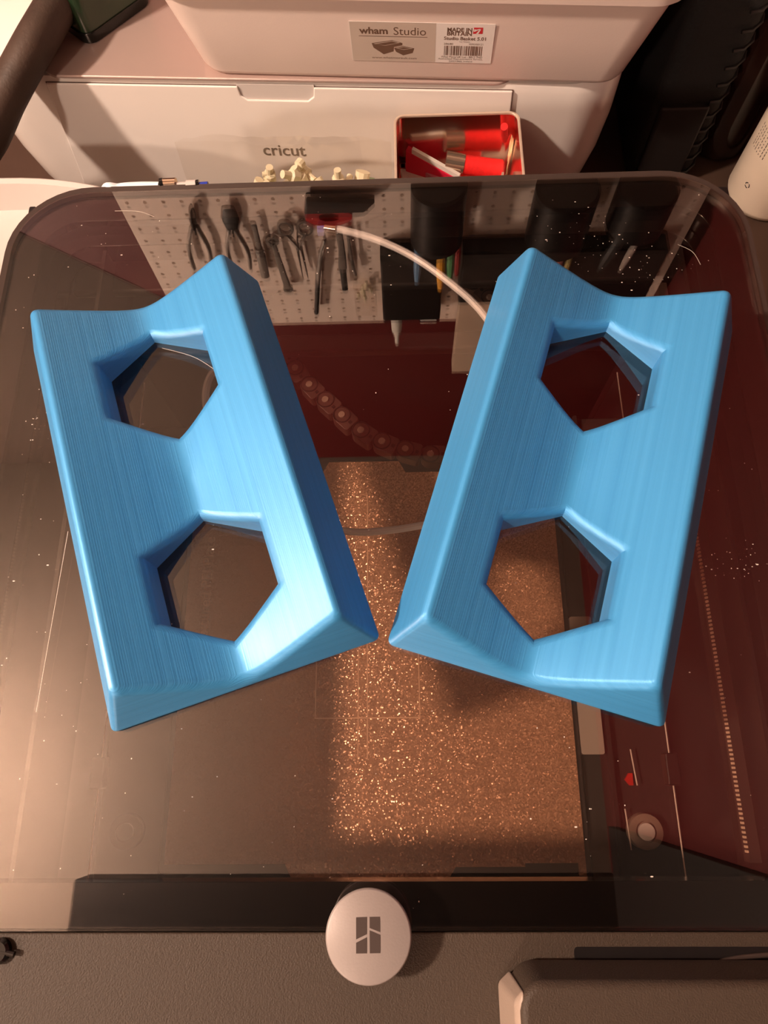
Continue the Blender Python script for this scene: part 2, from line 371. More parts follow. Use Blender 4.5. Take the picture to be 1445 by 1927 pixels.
for us in (((1186, 1410), (1199, 1478)), ((1176, 1522), (1188, 1600))):
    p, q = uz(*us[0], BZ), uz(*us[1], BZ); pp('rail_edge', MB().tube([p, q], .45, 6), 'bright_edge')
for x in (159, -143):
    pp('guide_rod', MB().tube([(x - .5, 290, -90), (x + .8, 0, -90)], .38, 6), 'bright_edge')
    pp('rod_block', MB().box((x - 3, 46, -94), (x + 4, 62, -86)), 'dark_interior', bevel=1)
for x in (170.5, -154.5):
    s = 1 if x > 0 else -1
    pp('drive_belt', MB().box((x, 16, -44), (x + 5, 336, -38)) , 'belt_rubber')
    tooth = None
    tm = MB()
    for k in range(135):
        y = 20 + k * 1.6 * 1.2
        if y > 330: break
        tm.box((x - .9, y, -40), (x, y + .95, -38))
    o = pp('belt_teeth', tm, 'belt_teeth', smooth=False); o['kind'] = 'stuff'
    pp('side_beam', MB().box((x + 7, 0, -62), (x + 9, 345, -20)), 'dark_interior')
for x, sg in ((178, 1), (-162, -1)):
    pp('side_rail', MB().box((x, 0, -70), (x + 13, 345, -60)), 'dark_interior', bevel=1)
# rear inner ledge and cross rail
pp('rear_ledge', MB().box((-170, 318, -40), (186, 346, -34)), 'dark_interior', bevel=2)
pp('cross_rail', MB().box((-165, 288, -62), (182, 300, -54)), 'dark_interior', bevel=2)
# cable chain
cpath = spline([(54.7, 350, -60), (72, 337, -60), (92, 308, -60), (97, 275, -60), (80, 240, -60), (45.4, 226, -60), (25.8, 228, -60), (1, 239, -60), (-21.2, 259.5, -60), (-41, 282, -60), (-52, 305, -60)], 30)
ln = MB().loft([[(x, y, 0) for x, y in rrect(-5.5, -5.5, 9.5, 5.5, (2, 5.4, 5.4, 2), 5)], [(x, y, 9) for x, y in rrect(-5.5, -5.5, 9.5, 5.5, (2, 5.4, 5.4, 2), 5)]])
link0 = None; acc = 0; last = cpath[0]; nxt = 0
pinm = MB().lathe([(.1, 9.7), (1.9, 9.7), (2.1, 9)], n=14); ringm = ring([(5.3 * math.cos(i * math.pi / 12), 5.3 * math.sin(i * math.pi / 12)) for i in range(24)], [(4.7 * math.cos(i * math.pi / 12), 4.7 * math.sin(i * math.pi / 12)) for i in range(24)], 9, 9.5)
for i, p in enumerate(cpath[:-1]):
    acc += (p - last).length; last = p
    if acc < nxt: continue
    nxt += 14.6
    tdir = cpath[i + 1] - p; an = math.atan2(tdir.y, tdir.x) + math.pi
    loc = (p.x - 8, p.y - 160, p.z - 14 + 457)
    if link0 is None:
        link0 = part('chain_link', ln, 'chain_plastic', pr, bevel=.5, seg=2); link0.location = Vector(loc) * .001; link0.rotation_euler = (0, 0, an)
        pin0 = part('chain_pin', pinm, 'screen_edge', link0); ring0 = part('chain_boss', ringm, 'dark_interior', link0)
        slot0 = part('chain_slot', MB().box((6.2, -1, 8.9), (8, 1, 9.3)), 'dark_interior', link0)
    else:
        l = share(link0, 'chain_link', pr, loc, (0, 0, an))
        share(pin0, 'chain_pin', l); share(ring0, 'chain_boss', l); share(slot0, 'chain_slot', l)
# inner filament tube with its fitting
tp = [(-13.5, 342.7, -15), (4, 338, -15), (27.5, 323.9, -15), (48, 305, -16), (66.4, 283, -18)]
tp = [tuple(uz(u, v, z)) for u, v, z in ((632, 430, -15), (700, 448, -15), (770, 479, -15), (840, 527, -16), (910, 592, -19), (965, 690, -27), (975, 800, -38), (920, 915, -50), (850, 975, -58), (785, 990, -62), (720, 999, -64), (655, 1000, -66), (560, 980, -66), (470, 920, -62), (410, 830, -54), (387, 755, -46), (400, 702, -38), (440, 690, -34))]
pp('filament_tube', MB().tube(spline(tp, 8), 2.1, 10), 'tube_white')
p0 = uz(632, 430, -15); p1 = uz(612, 427, -15)
pp('tube_fitting', MB().tube([p0 + (p0 - p1) * .05, p1], 3.1, 16), 'connector_metal')
pp('tube_collar', MB().tube([p1, uz(598, 426, -15)], 2.6, 12), 'collar_blue')
pp('tube_collar', MB().box(tuple(uz(598, 446, -17)), tuple(uz(610, 428, -13))), 'collar_blue', bevel=.6)
# outer tube behind the rim
ot = spline([(-172, 378, -150), (-165, 376, -60), tuple(uz(196, 362, -8)), tuple(uz(225, 353, -4)), tuple(uz(262, 350, -4)), tuple(uz(300, 350, -4))], 8)
pp('outer_tube', MB().tube(ot, 2.3, 10), 'tube_white')
def seg(u0, u1, v, r, m, nm, z=-4): pp(nm, MB().tube([uz(u0, v + .5, z), uz(u1, v - .5, z)], r, 18), m)
seg(303, 309, 349, 3.9, 'black_gloss', 'outer_collar'); seg(309, 332, 348, 3.7, 'connector_metal', 'outer_fitting'); seg(332, 352, 350, 2.2, 'white_plastic', 'outer_fitting')
seg(352, 370, 350, 3.2, 'white_plastic', 'outer_fitting'); seg(370, 376, 350, 3.3, 'black_gloss', 'outer_collar'); seg(376, 392, 351, 2.5, 'collar_blue', 'outer_collar')

# build plate
bp = thing('build_plate', 'brown glittering textured build plate lying on the printer bed', 'build plate', (0, 0, BZ - 1.4))
pl = [(-128.5, 0), (-54, 0), (-47, -14), (42, -14), (50, -2), (92, -2), (92, 0), (124, 0), (124, -7), (128.5, -7), (128.5, 256), (127, 257), (24, 257), (19, 266), (-32, 266), (-37, 257), (-127, 257), (-128.5, 256)]
part('plate_sheet', MB().prism(pl, .05, 1.4), 'glitter_plate', bp)
# printed frame lines and lettering on the plate
mat('plate_line', (.95, .62, .40), .4)
lm = MB()
for x0, y0, x1, y1 in ((-38, 85, -37.3, 160), (-4, 60, -3.3, 240), (30, 85, 30.7, 160), (-38, 85, 30, 85.7), (-10, 60, -9.4, 160)):
    lm.box((x0, y0, 1.4), (x1, y1, 1.5))
part('plate_marking', lm, 'plate_line', bp, smooth=False)
tx = text_mb('Textured PEI Plate', 80, 1.5)
xf(tx, lambda x, y, z: (-112 - y, 170 + x, z)); part('plate_lettering', tx, 'plate_line', bp, smooth=False)

# ================================================================== GLASS LID with knob
lid = thing('glass_lid', 'smoked glass lid with rounded corners covering the printer chamber', 'lid', (8, 178, -4))
gl = rrect(-187.9, -2.4, 204, 359, (39, 39, 3, 3), 12)
part('glass_pane', MB().prism(gl, -4, 0), 'smoked_glass', lid, world=True, smooth=False)
part('front_label', MB().prism(rrect(43.4, -2.2, 160, 11.4, (9, 2, .3, .3), 5), -4.15, -4.02), 'black_gloss', lid, world=True, smooth=False)
KX, KY, KH = 6.4, -1.7, 12.0
part('knob_stem', MB().lathe([(9, .05), (11.5, .05), (11.5, 2), (10, 4), (10, KH - 2.5)], (KX, KY, 0), 32), 'black_plastic', lid, world=True)
kc = part('knob_cap', MB().lathe([(14.4, KH - 2.8), (15.6, KH - 2.2), (15.9, KH - 1), (15.6, KH - .25), (15.1, KH)], (KX, KY, 0), 64), 'knob_metal', lid, world=True, angle=50)
def kp(pts):
    q = [uz(560 + x / 4.817, 1620 + y / 4.817, KH) for x, y in pts]
    part('emblem_panel', MB().prism([(p.x, p.y) for p in q], KH - .1, KH + .12), 'knob_emblem', kc, world=True, smooth=False)
# children of the cap share the lid's origin
kp([(530, 512), (628, 508), (628, 664), (530, 712)]); kp([(530, 742), (628, 692), (628, 838), (530, 840)])
kp([(652, 508), (746, 506), (748, 646), (652, 608)]); kp([(652, 630), (750, 672), (750, 836), (654, 838)])
# dust and scratches on the glass
dm = MB()
for k in range(420):
    if random.random() < .55: x, y = random.uniform(-180, 198), random.uniform(-2, 355)
    else:
        cx, cy, s = random.choice(((-150, 215, 10), (120, 320, 22), (150, 300, 14), (170, 140, 8), (100, 6, 40), (-30, 315, 25), (-120, 90, 30)))
        x, y = random.gauss(cx, s), random.gauss(cy, s * .6)
        if not (-180 < x < 198 and -2 < y < 350): continue
    r = random.choice((.12, .15, .18, .22, .32)); n = 5; a0 = random.random() * 6; st = random.choice((1, 1, 1.6, 2.6))
    dm.add([(x + st * r * math.cos(a0 + i * 6.283 / n) * .8, y + r * math.sin(a0 + i * 6.283 / n), .03) for i in range(n)], [tuple(range(n))])
for u0, v0, u1, v1 in ((216, 397, 290, 408), (305, 655, 410, 700), (1275, 460, 1318, 498), (128, 1000, 68, 1340)):
    a, b = uz(u0, v0, 0), uz(u1, v1, 0); nrm = Vector((-(b - a).y, (b - a).x, 0)).normalized() * .09
    mid = (a + b) / 2 + Vector((2.0, 1.6, 0)) * (1 if u0 != 128 else 0)
    P = spline([a, mid, b], 8)
    for i in range(len(P) - 1):
        dm.add([(P[i] - nrm) + Vector((0, 0, .03)), (P[i + 1] - nrm) + Vector((0, 0, .03)), (P[i + 1] + nrm) + Vector((0, 0, .03)), (P[i] + nrm) + Vector((0, 0, .03))], [(0, 1, 2, 3)])
d_ = part('dust', dm, 'dust', lid, world=True, smooth=False); d_['kind'] = 'stuff'

# ================================================================== BLUE CRADLES
def cradle_mesh():
    W2, H, RX, L2, RF = 59.6, 28.2, 46.2, 100.4, 3.4
    ztop = lambda x: math.sqrt((.606 * x) ** 2 + 5.6 ** 2) + 1.1
    # cross-section: rounded foot, straight outer slope, rounded ridge, hollow top
    def profile(d):                       # d = how far the outline is drawn in (for the rounded ends)
        w = W2 - d; h = H - d; r = 3.0
        half = []
        # outer slope from foot to ridge
        x1, z1 = w, .8 + d * .6; x2, z2 = RX + 2.6 - d * .35, h - 2.2
        half += [(w - .9, .05 + d * .6), (w - .25, .3 + d * .6), (x1, z1)]
        for k in range(1, 5): half.append((x1 + (x2 - x1) * k / 5, z1 + (z2 - z1) * k / 5))
        # ridge arc, blends into the hollow
        xi = RX - 3.6; zi = ztop(xi) - d
        p0, p1, p2 = Vector((x2, z2)), Vector((RX + .6 - d * .35, h + 2.2)), Vector((xi, zi))
        for k in range(0, 9):
            t = k / 8; q = p0 * (1 - t) ** 2 + p1 * 2 * t * (1 - t) + p2 * t * t; half.append((q.x, q.y))
        n = 24
        for k in range(1, n): half.append((xi * (1 - k / n), ztop(xi * (1 - k / n)) - d))
        mid = (0, ztop(0) - d)
        return half + [mid] + [(-x, z) for x, z in reversed(half)]
    rings = []
    K = 6
    for k in range(K + 1):
        a = math.pi / 2 * k / K; d = RF * (1 - math.sin(a)); y = -L2 + RF * (1 - math.cos(a))
        rings.append([(x, y + z * .36, z) for x, z in profile(d)])
    for k in range(K, -1, -1):
        a = math.pi / 2 * k / K; d = RF * (1 - math.sin(a)); y = L2 - RF * (1 - math.cos(a))
        rings.append([(x, y - z * .06, z) for x, z in profile(d)])
    mb = MB().loft(rings, cap=True)
    def tomesh(m, tri=False):
        me = bpy.data.meshes.new('c'); me.from_pydata(m.v, [], m.f); bm = bmesh.new(); bm.from_mesh(me)
        if tri: bmesh.ops.triangulate(bm, faces=[f for f in bm.faces if len(f.verts) > 4])
        bmesh.ops.recalc_face_normals(bm, faces=bm.faces); bm.to_mesh(me); bm.free(); return me
    o = bpy.data.objects.new('c', tomesh(mb)); COL.objects.link(o)
    APO, FR = 25.7, 3.3
    hexp = lambda ap, cy: [(ap / math.cos(math.pi / 6) * math.sin(k * math.pi / 3), cy + ap / math.cos(math.pi / 6) * math.cos(k * math.pi / 3)) for k in range(6)]
    cut = MB(); cen = (-50.5, 51.3)
    for cy in cen: cut.prism(hexp(APO + FR, cy), -20, 60)
    k = bpy.data.objects.new('k', tomesh(cut)); COL.objects.link(k)
    b = o.modifiers.new('b', 'BOOLEAN'); b.object = k; b.operation = 'DIFFERENCE'; b.solver = 'EXACT'
    dg = bpy.context.evaluated_depsgraph_get(); res = bpy.data.meshes.new_from_object(o.evaluated_get(dg))
    bpy.data.objects.remove(o); bpy.data.objects.remove(k)
    # collars: rounded upper edge and upright wall of each hexagonal opening
    col_ = MB(); NS = 14; NF = 7
    for cy in cen:
        loops = []
        def loop(ap, zf):
            c_ = hexp(ap, cy); L_ = []
            for e in range(6):
                (xa, ya), (xb, yb) = c_[e], c_[(e + 1) % 6]
                for q in range(NS):
                    t = q / NS; x, y = xa + (xb - xa) * t, ya + (yb - ya) * t; L_.append((x, y, zf(x)))
            return L_
        loops.append(loop(APO + FR, lambda x: .02))
        loops.append(loop(APO, lambda x: .02))
        for q in range(4): loops.append(loop(APO, lambda x, f=(q + 1) / 4: .02 + (max(.5, ztop(x) - FR) - .02) * f))
        for q in range(1, NF + 1):
            a = math.pi / 2 * q / NF; loops.append(loop(APO + FR * (1 - math.cos(a)), lambda x, a=a: max(.5, ztop(x) - FR * (1 - math.sin(a)))))
        n = len(loops[0]); base = len(col_.v)
        col_.v += [p for l in loops for p in l]
        for r_ in range(len(loops) - 1):
            for q in range(n):
                w_ = (q + 1) % n; col_.f.append((base + r_ * n + q, base + r_ * n + w_, base + (r_ + 1) * n + w_, base + (r_ + 1) * n + q))
    cme = bpy.data.meshes.new('c2'); cme.from_pydata(col_.v, [], col_.f)
    bm = bmesh.new(); bm.from_mesh(res); bm.from_mesh(cme)
    bmesh.ops.recalc_face_normals(bm, faces=bm.faces)
    for f in bm.faces: f.smooth = True
    for e in bm.edges:
        if len(e.link_faces) == 2 and e.calc_face_angle(0) > math.radians(28): e.smooth = False
    # collar normals: walls face the middle of the opening
    bm.faces.ensure_lookup_table()
    for v in bm.verts: v.co *= .001
    bm.to_mesh(res); bm.free()
    res.name = 'printed_cradle'; res.materials.clear(); res.materials.append(MATS['silk_blue'])
    return res
cm = cradle_mesh()
for (x, y, a, lab) in ((-77.3, 184.26, .325, 'silky blue cradle with two hexagonal openings on the lid, towards the white oval pot'),
                       (100.46, 183.9, -.304, 'silky blue cradle with two hexagonal openings on the lid, towards the cream bottle')):
    o = bpy.data.objects.new('printed_cradle', cm); COL.objects.link(o); o.location = (x * .001, y * .001, G + .00008); o.rotation_euler = (0, 0, a)
    tag(o, lab, 'cradle', 'blue printed cradles on the glass lid')

# ================================================================== WHITE CUTTING MACHINE
CA = math.radians(-3.84)
mc_ = thing('cutting_machine', 'white craft cutting machine with front door behind the printer', 'cutting machine', (-74, 564, -250), CA)
HW, DP, HT = 265, 178, 150
def crng(ins, z, r=44): return [(x, y, z) for x, y in rrect(-HW + ins, 1 + ins * .15, HW + 12 - ins, DP - ins * .5, (r, r, r, r), 8)]
part('body', MB().loft([crng(34, 2), crng(22, 8), crng(10, 30), crng(3, 65), crng(0, 100), crng(0, 138), crng(2, 144), crng(6, 147)]), 'machine_white', mc_, angle=50)
def lx(p):  # world point -> machine x
    q = p - Vector((-74, 564, -250)); return q.x * math.cos(CA) + q.y * math.sin(CA)
# front door with a finger notch at the top
dz0, dz1 = 6, 143
out = [(-203, dz0), (203, dz0), (186, dz1), (30, dz1), (29, dz1 - 8), (24, dz1 - 12), (-24, dz1 - 12), (-29, dz1 - 8), (-30, dz1), (-186, dz1)]
out = [(-205, dz0), (192, dz0), (187, dz1), (31, dz1), (30, dz1 - 8), (25, dz1 - 12), (-24, dz1 - 12), (-29, dz1 - 8), (-30, dz1), (-186, dz1)]
dr = part('front_door', MB().loft([[(x, 0, z) for x, z in out], [(x, -2, z) for x, z in out]]), 'machine_white', mc_, bevel=1, seg=3)
part('door_notch', MB().box((-31, -.2, dz1 - 14), (31, 1.2, dz1 + 1)), 'white_plastic', mc_)
part('door_seam', MB().loft([[(x * 1.004 - .1, .3, z) for x, z in ((-205.0, dz0 - .5), (191.6, dz0 - .5), (186.8, dz1 - .5), (-186.0, dz1 - .5))], [(x * 1.004 - .1, .9, z) for x, z in ((-205.0, dz0 - .5), (191.6, dz0 - .5), (186.8, dz1 - .5), (-186.0, dz1 - .5))]]), 'machine_dark', mc_)
lr = rrect(-188, -1.5, 188, 168, (4, 4, 16, 16), 6)
part('top_lid', MB().prism(lr, 147, 150), 'machine_lid', mc_, bevel=1.2)
part('lid_seam', MB().prism(rrect(-187, .2, 187, 167, (4, 4, 15, 15), 6), 146.2, 147.2), 'machine_dark', mc_)
lg = text_mb('cricut', 37.5, 0, 11.5, .012)
xf(lg, lambda x, y, z: (-2.5 + x, -2.25, 76 + y)); part('brand_lettering', lg, 'logo_grey', dr, smooth=False)

# ================================================================== BASKET on the machine
BA = math.radians(-4.6)
bk = thing('storage_basket', 'white plastic storage basket with paper label on top of the machine', 'basket', (44, 555, -100), BA)
def brng(h, off=0.0, r=22):
    k = h / 76; return [(x, y, h) for x, y in rrect(-176 - 19 * k + off, 0 - 16 * k + off, 152 + 21 * k - off, 196 + 16 * k - off, r + 4 * k, 8)]
shell = [brng(1, 5), brng(.2, 3), brng(2, .8), brng(5, 0), brng(40), brng(69), [(x, y, 70) for x, y in rrect(-197, -20, 177, 216, 28, 8)], [(x, y, 76) for x, y in rrect(-198, -21, 178, 217, 28, 8)], [(x, y, 77.5) for x, y in rrect(-196.5, -19.5, 176.5, 215.5, 27, 8)], [(x, y, 77) for x, y in rrect(-190, -13, 170, 209, 23, 8)], brng(60, 3), brng(4, 3)]
part('basket_shell', xf(MB().loft(shell), lambda x, y, z: (x, y, z * 1.07)), 'basket_white', bk, angle=45)
# label on the sloped front wall
slope = math.atan2(16, 76)
def bf(x, h, d):      # point on the basket front: x across, h along the wall, d proud
    return (x, -h * math.sin(slope) - d * math.cos(slope), h * math.cos(slope) - d * math.sin(slope))
def bquad(mb, x0, h0, x1, h1, d): mb.add([bf(x0, h0, d), bf(x1, h0, d), bf(x1, h1, d), bf(x0, h1, d)], [(0, 1, 2, 3)]); return mb
def lp(u, v):         # label pixel -> basket x,h
    n = Vector((math.sin(-BA) * 0, 0, 0))
    ca, sa = math.cos(BA), math.sin(BA); O = Vector((44, 555, -100))
    def loc(p): q = p - O; return Vector((q.x * ca + q.y * sa, -q.x * sa + q.y * ca, q.z))
    a, b = loc(CAM), loc(CAM + ray(u, v)); dd = b - a
    nn = Vector((0, -math.cos(slope), -math.sin(slope))); t_ = -a.dot(nn) / dd.dot(nn); p = a + dd * t_
    return p.x, p.z / math.cos(slope)
x0, h1 = lp(656, 40); x1, _ = lp(821, 44); x2, _ = lp(933, 46); _, h0 = lp(664, 112); _, h0b = lp(925, 120)
hb, ht = (h0 + h0b) / 2, (h1 + lp(925, 44)[1]) / 2
LH = ht - hb
def box_on(x0, h0, x1, h1, d0, d1):
    return MB().loft([[bf(x0, h0, d0), bf(x1, h0, d0), bf(x1, h1, d0), bf(x0, h1, d0)], [bf(x0, h0, d1), bf(x1, h0, d1), bf(x1, h1, d1), bf(x0, h1, d1)]])
lab = part('paper_label', box_on(x0, hb, x2, ht, .02, .22), 'label_white', bk, smooth=False, label='cream printed paper label')
def lpart(name, mb, m): return part(name, mb, m, lab, smooth=False)
XM = x1
lpart('label_panel', bquad(MB(), x0 + .2, hb + .2, XM, ht - .2, .26), 'label_grey')
def ltext(s, fx0, fx1, fy, hh, m='ink_brown', bold=0.0):
    a = x0 + (x2 - x0) * fx0; b = x0 + (x2 - x0) * fx1; t_ = text_mb(s, b - a, 0, hh * LH, bold); cx = (a + b) / 2; hy = ht - LH * fy
    xf(t_, lambda x, y, z: bf(cx + x, hy + y, .32)); lpart('label_lettering', t_, m)
ltext('wham', .065, .265, .30, .17, bold=.03); ltext('Studio', .305, .53, .31, .19)
lpart('label_rule', bquad(MB(), x0 + (x2 - x0) * .06, ht - LH * .36, x0 + (x2 - x0) * .54, ht - LH * .347, .32), 'ink_brown')
def icon(pts, m):
    lpart('label_drawing', MB().add([bf(x0 + (x2 - x0) * px, ht - LH * py, .32 + dd) for px, py, dd in pts], [tuple(range(len(pts)))]), m)
def I(z, pts, m): icon([((x - 75) / 1250, (y - 88 - (x - 75) * .015) / 352, z) for x, y in pts], m)
I(0, [(258, 278), (272, 318), (360, 380), (450, 352), (455, 312), (530, 295), (530, 275), (440, 250)], 'ink_brown')
I(.04, [(272, 282), (375, 300), (510, 272), (440, 256)], 'label_grey')
I(.06, [(292, 285), (375, 297), (492, 273), (438, 260)], 'ink_brown')
I(.02, [(455, 320), (472, 355), (535, 388), (620, 365), (635, 322), (535, 300)], 'ink_brown')
I(.06, [(470, 320), (540, 335), (622, 322), (538, 306)], 'label_grey')
I(.08, [(484, 321), (540, 331), (608, 321), (540, 310)], 'ink_brown')
ltext('www.whatmoreuk.com', .14, .465, .93, .055)
ltext('MADE IN', .675, .845, .20, .10, bold=.03); ltext('BRITAIN', .675, .845, .295, .10, bold=.03)
I(0, [(1145, 135), (1222, 135), (1222, 188), (1185, 188), (1140, 188)], 'ink_red')
I(.05, [(1142, 160), (1190, 146), (1205, 146), (1150, 172)], 'label_white'); I(.06, [(1165, 188), (1195, 150), (1206, 150), (1185, 188)], 'label_white')
I(.05, [(1142, 150), (1165, 150), (1165, 155), (1142, 155)], 'label_white')
ltext('Studio Basket 5.01', .655, .945, .405, .085, bold=.02); ltext('Ice White', .765, .835, .46, .03)
ltext('28680', .655, .72, .525, .045); ltext('WM350121', .83, .93, .525, .045)
bm_ = MB(); xx = .66; rb = random.Random(3)
while xx < .925:
    wd = rb.choice((.002, .004, .006, .008)); bquad(bm_, x0 + (x2 - x0) * xx, ht - LH * .80, x0 + (x2 - x0) * (xx + wd), ht - LH * .55, .32); xx += wd + rb.choice((.003, .004, .007))
lpart('label_barcode', bm_, 'ink_brown')
ltext('What More UK Ltd - BB12 7ND', .64, .935, .865, .05); ltext('Authorised Representative Service,', .62, .94, .925, .05); ltext('D02X860, Ireland', .70, .865, .98, .045)
# a crumpled packet lying in the basket
pk = MB()
nx, ny = 10, 6; rp = random.Random(5)
top = [[(100 + 12 * i, 2 + 20 * j, 58 + rp.uniform(-6, 6) - 6 * abs(j - 2.5)) for i in range(nx - 4)] for j in range(ny)]
vs = [p for r in top for p in r]; k_ = nx - 4
fs = [(j * k_ + i, j * k_ + i + 1, (j + 1) * k_ + i + 1, (j + 1) * k_ + i) for j in range(ny - 1) for i in range(k_ - 1)]
ca, sa = math.cos(BA), math.sin(BA)
pk.add(vs, fs); base = len(pk.v); pk.add([(x, y, 6) for x, y, z in vs], [tuple(reversed(f)) for f in fs])
bd = [i for i in range(k_)] + [j * k_ + k_ - 1 for j in range(1, ny)] + [(ny - 1) * k_ + i for i in range(k_ - 2, -1, -1)] + [j * k_ for j in range(ny - 2, 0, -1)]
pk.f += [(bd[i], bd[(i + 1) % len(bd)], bd[(i + 1) % len(bd)] + base, bd[i] + base) for i in range(len(bd))]
xf(pk, lambda x, y, z: (44 + (x - 60) * ca - y * sa, 555 + (x - 60) * sa + y * ca, -100 + z))
mat('packet_brown', (.25, .16, .11), .25, var=.3)
tag(part('crumpled_packet', pk, 'packet_brown', None, loc=(100, 600, -94), angle=20), 'brown crumpled packet lying inside the white basket', 'packet')

# ================================================================== OPEN TIN with red contents
tx0, tx1, ty0, ty1, tz = 20, 119, 446, 546, -122
tn = thing('open_tin', 'open square metal tin with mirror-bright inside in front of the machine', 'tin', (70, 496, -250))
o_ = rrect(tx0, ty0, tx1, ty1, 8, 6); i_ = rrect(tx0 + 1.6, ty0 + 1.6, tx1 - 1.6, ty1 - 1.6, 6.6, 6); i2 = rrect(tx0 + 1.0, ty0 + 1.0, tx1 - 1.0, ty1 - 1.0, 7.2, 6)
part('tin_wall', MB().loft([[(x, y, -250) for x, y in o_], [(x, y, tz) for x, y in o_]], cap=False).loft([[(x, y, -248) for x, y in i2], [(x, y, tz) for x, y in i2]], cap=False), 'tin_metal', tn, world=True, angle=50)
part('tin_floor', MB().prism(i2, -250, -248), 'tin_metal', tn, world=True)
part('tin_rim', ring(rrect(tx0 - .5, ty0 - .5, tx1 + .5, ty1 + .5, 8.5, 6), i_, tz - 1.5, tz + .6), 'tin_outside', tn, world=True, bevel=.6)
def tube_thing(name, lab, cat, path, r, m, capm=None, capat=None, group=None):
    t_ = thing(name, lab, cat, tuple(path[0]))
    part('barrel', MB().tube(path, r, 14), m, t_, world=True)
    if capm: part('ferrule', MB().tube(capat, r * 1.08 if not isinstance(r, list) else r[0] * 1.08, 14), capm, t_, world=True)
    return t_
# red brush lying across, red rods, packets
def tq(a, b, z): return uz(720 + a / 4.817, 190 + b / 4.817, z)
p, q, e = tq(735, 575, -160), tq(1070, 630, -164), tq(570, 545, -158)
tube_thing('red_brush', 'red bristle brush with metal ferrule lying across the tin', 'brush', [p, q], [7.5, 8.5], 'bristle_red', 'ferrule', [e, p])
p, q = tq(220, 425, -150), tq(700, 700, -164)
n_ = (q - p).normalized(); sd = Vector((-n_.y, n_.x, 0)) * 3.2
tag(part('red_flat_box', MB().loft([[p - sd, p + sd, p + sd + Vector((0, 0, -22)), p - sd + Vector((0, 0, -22))], [q - sd, q + sd, q + sd + Vector((0, 0, -22)), q - sd + Vector((0, 0, -22))]]), 'plastic_red', None, loc=tuple(p), bevel=.5), 'thin red flat box leaning across the tin beside the brush', 'box')
p, q = tq(270, 425, -147), tq(700, 668, -160)
n_ = (q - p).normalized(); sd = Vector((-n_.y, n_.x, 0)) * 1.6
tag(part('white_strip', MB().loft([[p - sd, p + sd, p + sd + Vector((0, 0, -20)), p - sd + Vector((0, 0, -20))], [q - sd, q + sd, q + sd + Vector((0, 0, -20)), q - sd + Vector((0, 0, -20))]]), 'packet_white', None, loc=tuple(p)), 'narrow white card strip standing behind the red flat box', 'card')
for (pts, z, m, nm, lb) in (([(130, 430), (210, 450), (330, 520), (420, 600), (590, 740), (520, 745), (330, 600), (200, 545)], -166, 'packet_pink', 'pink_packet', 'dull pink folded packet under the red flat box in the tin'),
                            ([(120, 520), (230, 570), (330, 600), (520, 750), (300, 790), (180, 690)], -172, 'packet_white', 'white_packet', 'crumpled whitish packet lowest in the tin')):
    q = [tq(a, b, z) for a, b in pts]
    q = [Vector((min(max(v.x, tx0 + 4), tx1 - 4), min(max(v.y, ty0 + 6), ty1 - 4), v.z)) for v in q]
    tag(part(nm, MB().prism([(v.x, v.y) for v in q], z - 6, z), m, None, loc=(q[0].x, q[0].y, z - 6), bevel=.8), lb, 'packet')
tube_thing('red_rod', 'upright red plastic rod leaning in the tin corner beside the brush', 'rod', [tq(1120, 180, -126) + Vector((-2, -6, 0)), tq(1110, 560, -200)], 3, 'bristle_red')
tag(part('red_block', MB().box((tx0 + 52, ty0 + 30, -247), (tx1 - 6, ty1 - 6, -204)), 'bristle_red', None, loc=(70, 495, -247), bevel=3), 'red box at the bottom of the tin under the brush', 'box')
tube_thing('white_tube', 'short cream tube below the red brush in the tin', 'tube', [tq(905, 700, -176), tq(1090, 715, -176)], 6, 'packet_white')

# ================================================================== BAG OF FITTINGS in front of the machine
bg = thing('fittings_bag', 'clear zip bag of small beige fittings standing against the machine', 'bag', (-70, 520, -250))
nx, nz = 22, 10; rb = random.Random(9)
def bagsheet(s):
    vs = []
    for k in range(nz + 1):
        for i in range(nx + 1):
            u = i / nx; v = k / nz; puff = math.sin(math.pi * u) ** .6 * (math.sin(math.pi * min(1, v * 1.05)) ** .7 + .15)
            topz = 122 + 3 * math.sin(u * 9) - 22 * max(0, u - .62)
            vs.append((-160 + 258 * u - 70 * 0, 520 + s * 26 * puff + rb.uniform(-1.5, 1.5) + 12 * v, -250 + topz * v))
    return vs
fs = [(k * (nx + 1) + i, k * (nx + 1) + i + 1, (k + 1) * (nx + 1) + i + 1, (k + 1) * (nx + 1) + i) for k in range(nz) for i in range(nx)]
def clampx(vs, x1): return [(min(v[0], x1), v[1], v[2]) for v in vs]
xm = tx0 - 3
part('film', MB().add([(-158 + (v[0] + 160) * (xm + 158) / 258, v[1], v[2]) for v in bagsheet(-1)], fs).add([(-158 + (v[0] + 160) * (xm + 158) / 258, v[1] if v[1] < 548 else 548, v[2]) for v in bagsheet(1)], fs), 'clear_film', bg, world=True, angle=80)
for k in range(64):
    x = rb.uniform(-112, 8); y = rb.uniform(508, 536); z = -250 + rb.uniform(58, 92) - 14 * max(0, (x + 20) / 28)
    if x > -30 and k % 2: x -= 45
    r = rb.uniform(3.5, 6.5); rot = Matrix.Rotation(rb.random() * 3, 3, Vector((rb.random() - .5, rb.random() - .5, rb.random() - .5)).normalized())
    mb = MB().lathe([(r, -r * 1.4), (r, -r * .2), (r * .6, 0), (r * .6, r * 1.4)], n=10)
    xf(mb, lambda a, b, c: rot @ Vector((a, b, c)) + Vector((x, y, z)))
    part('fitting', mb, 'fitting_green' if k % 11 == 5 else 'fitting_beige', bg, world=True)

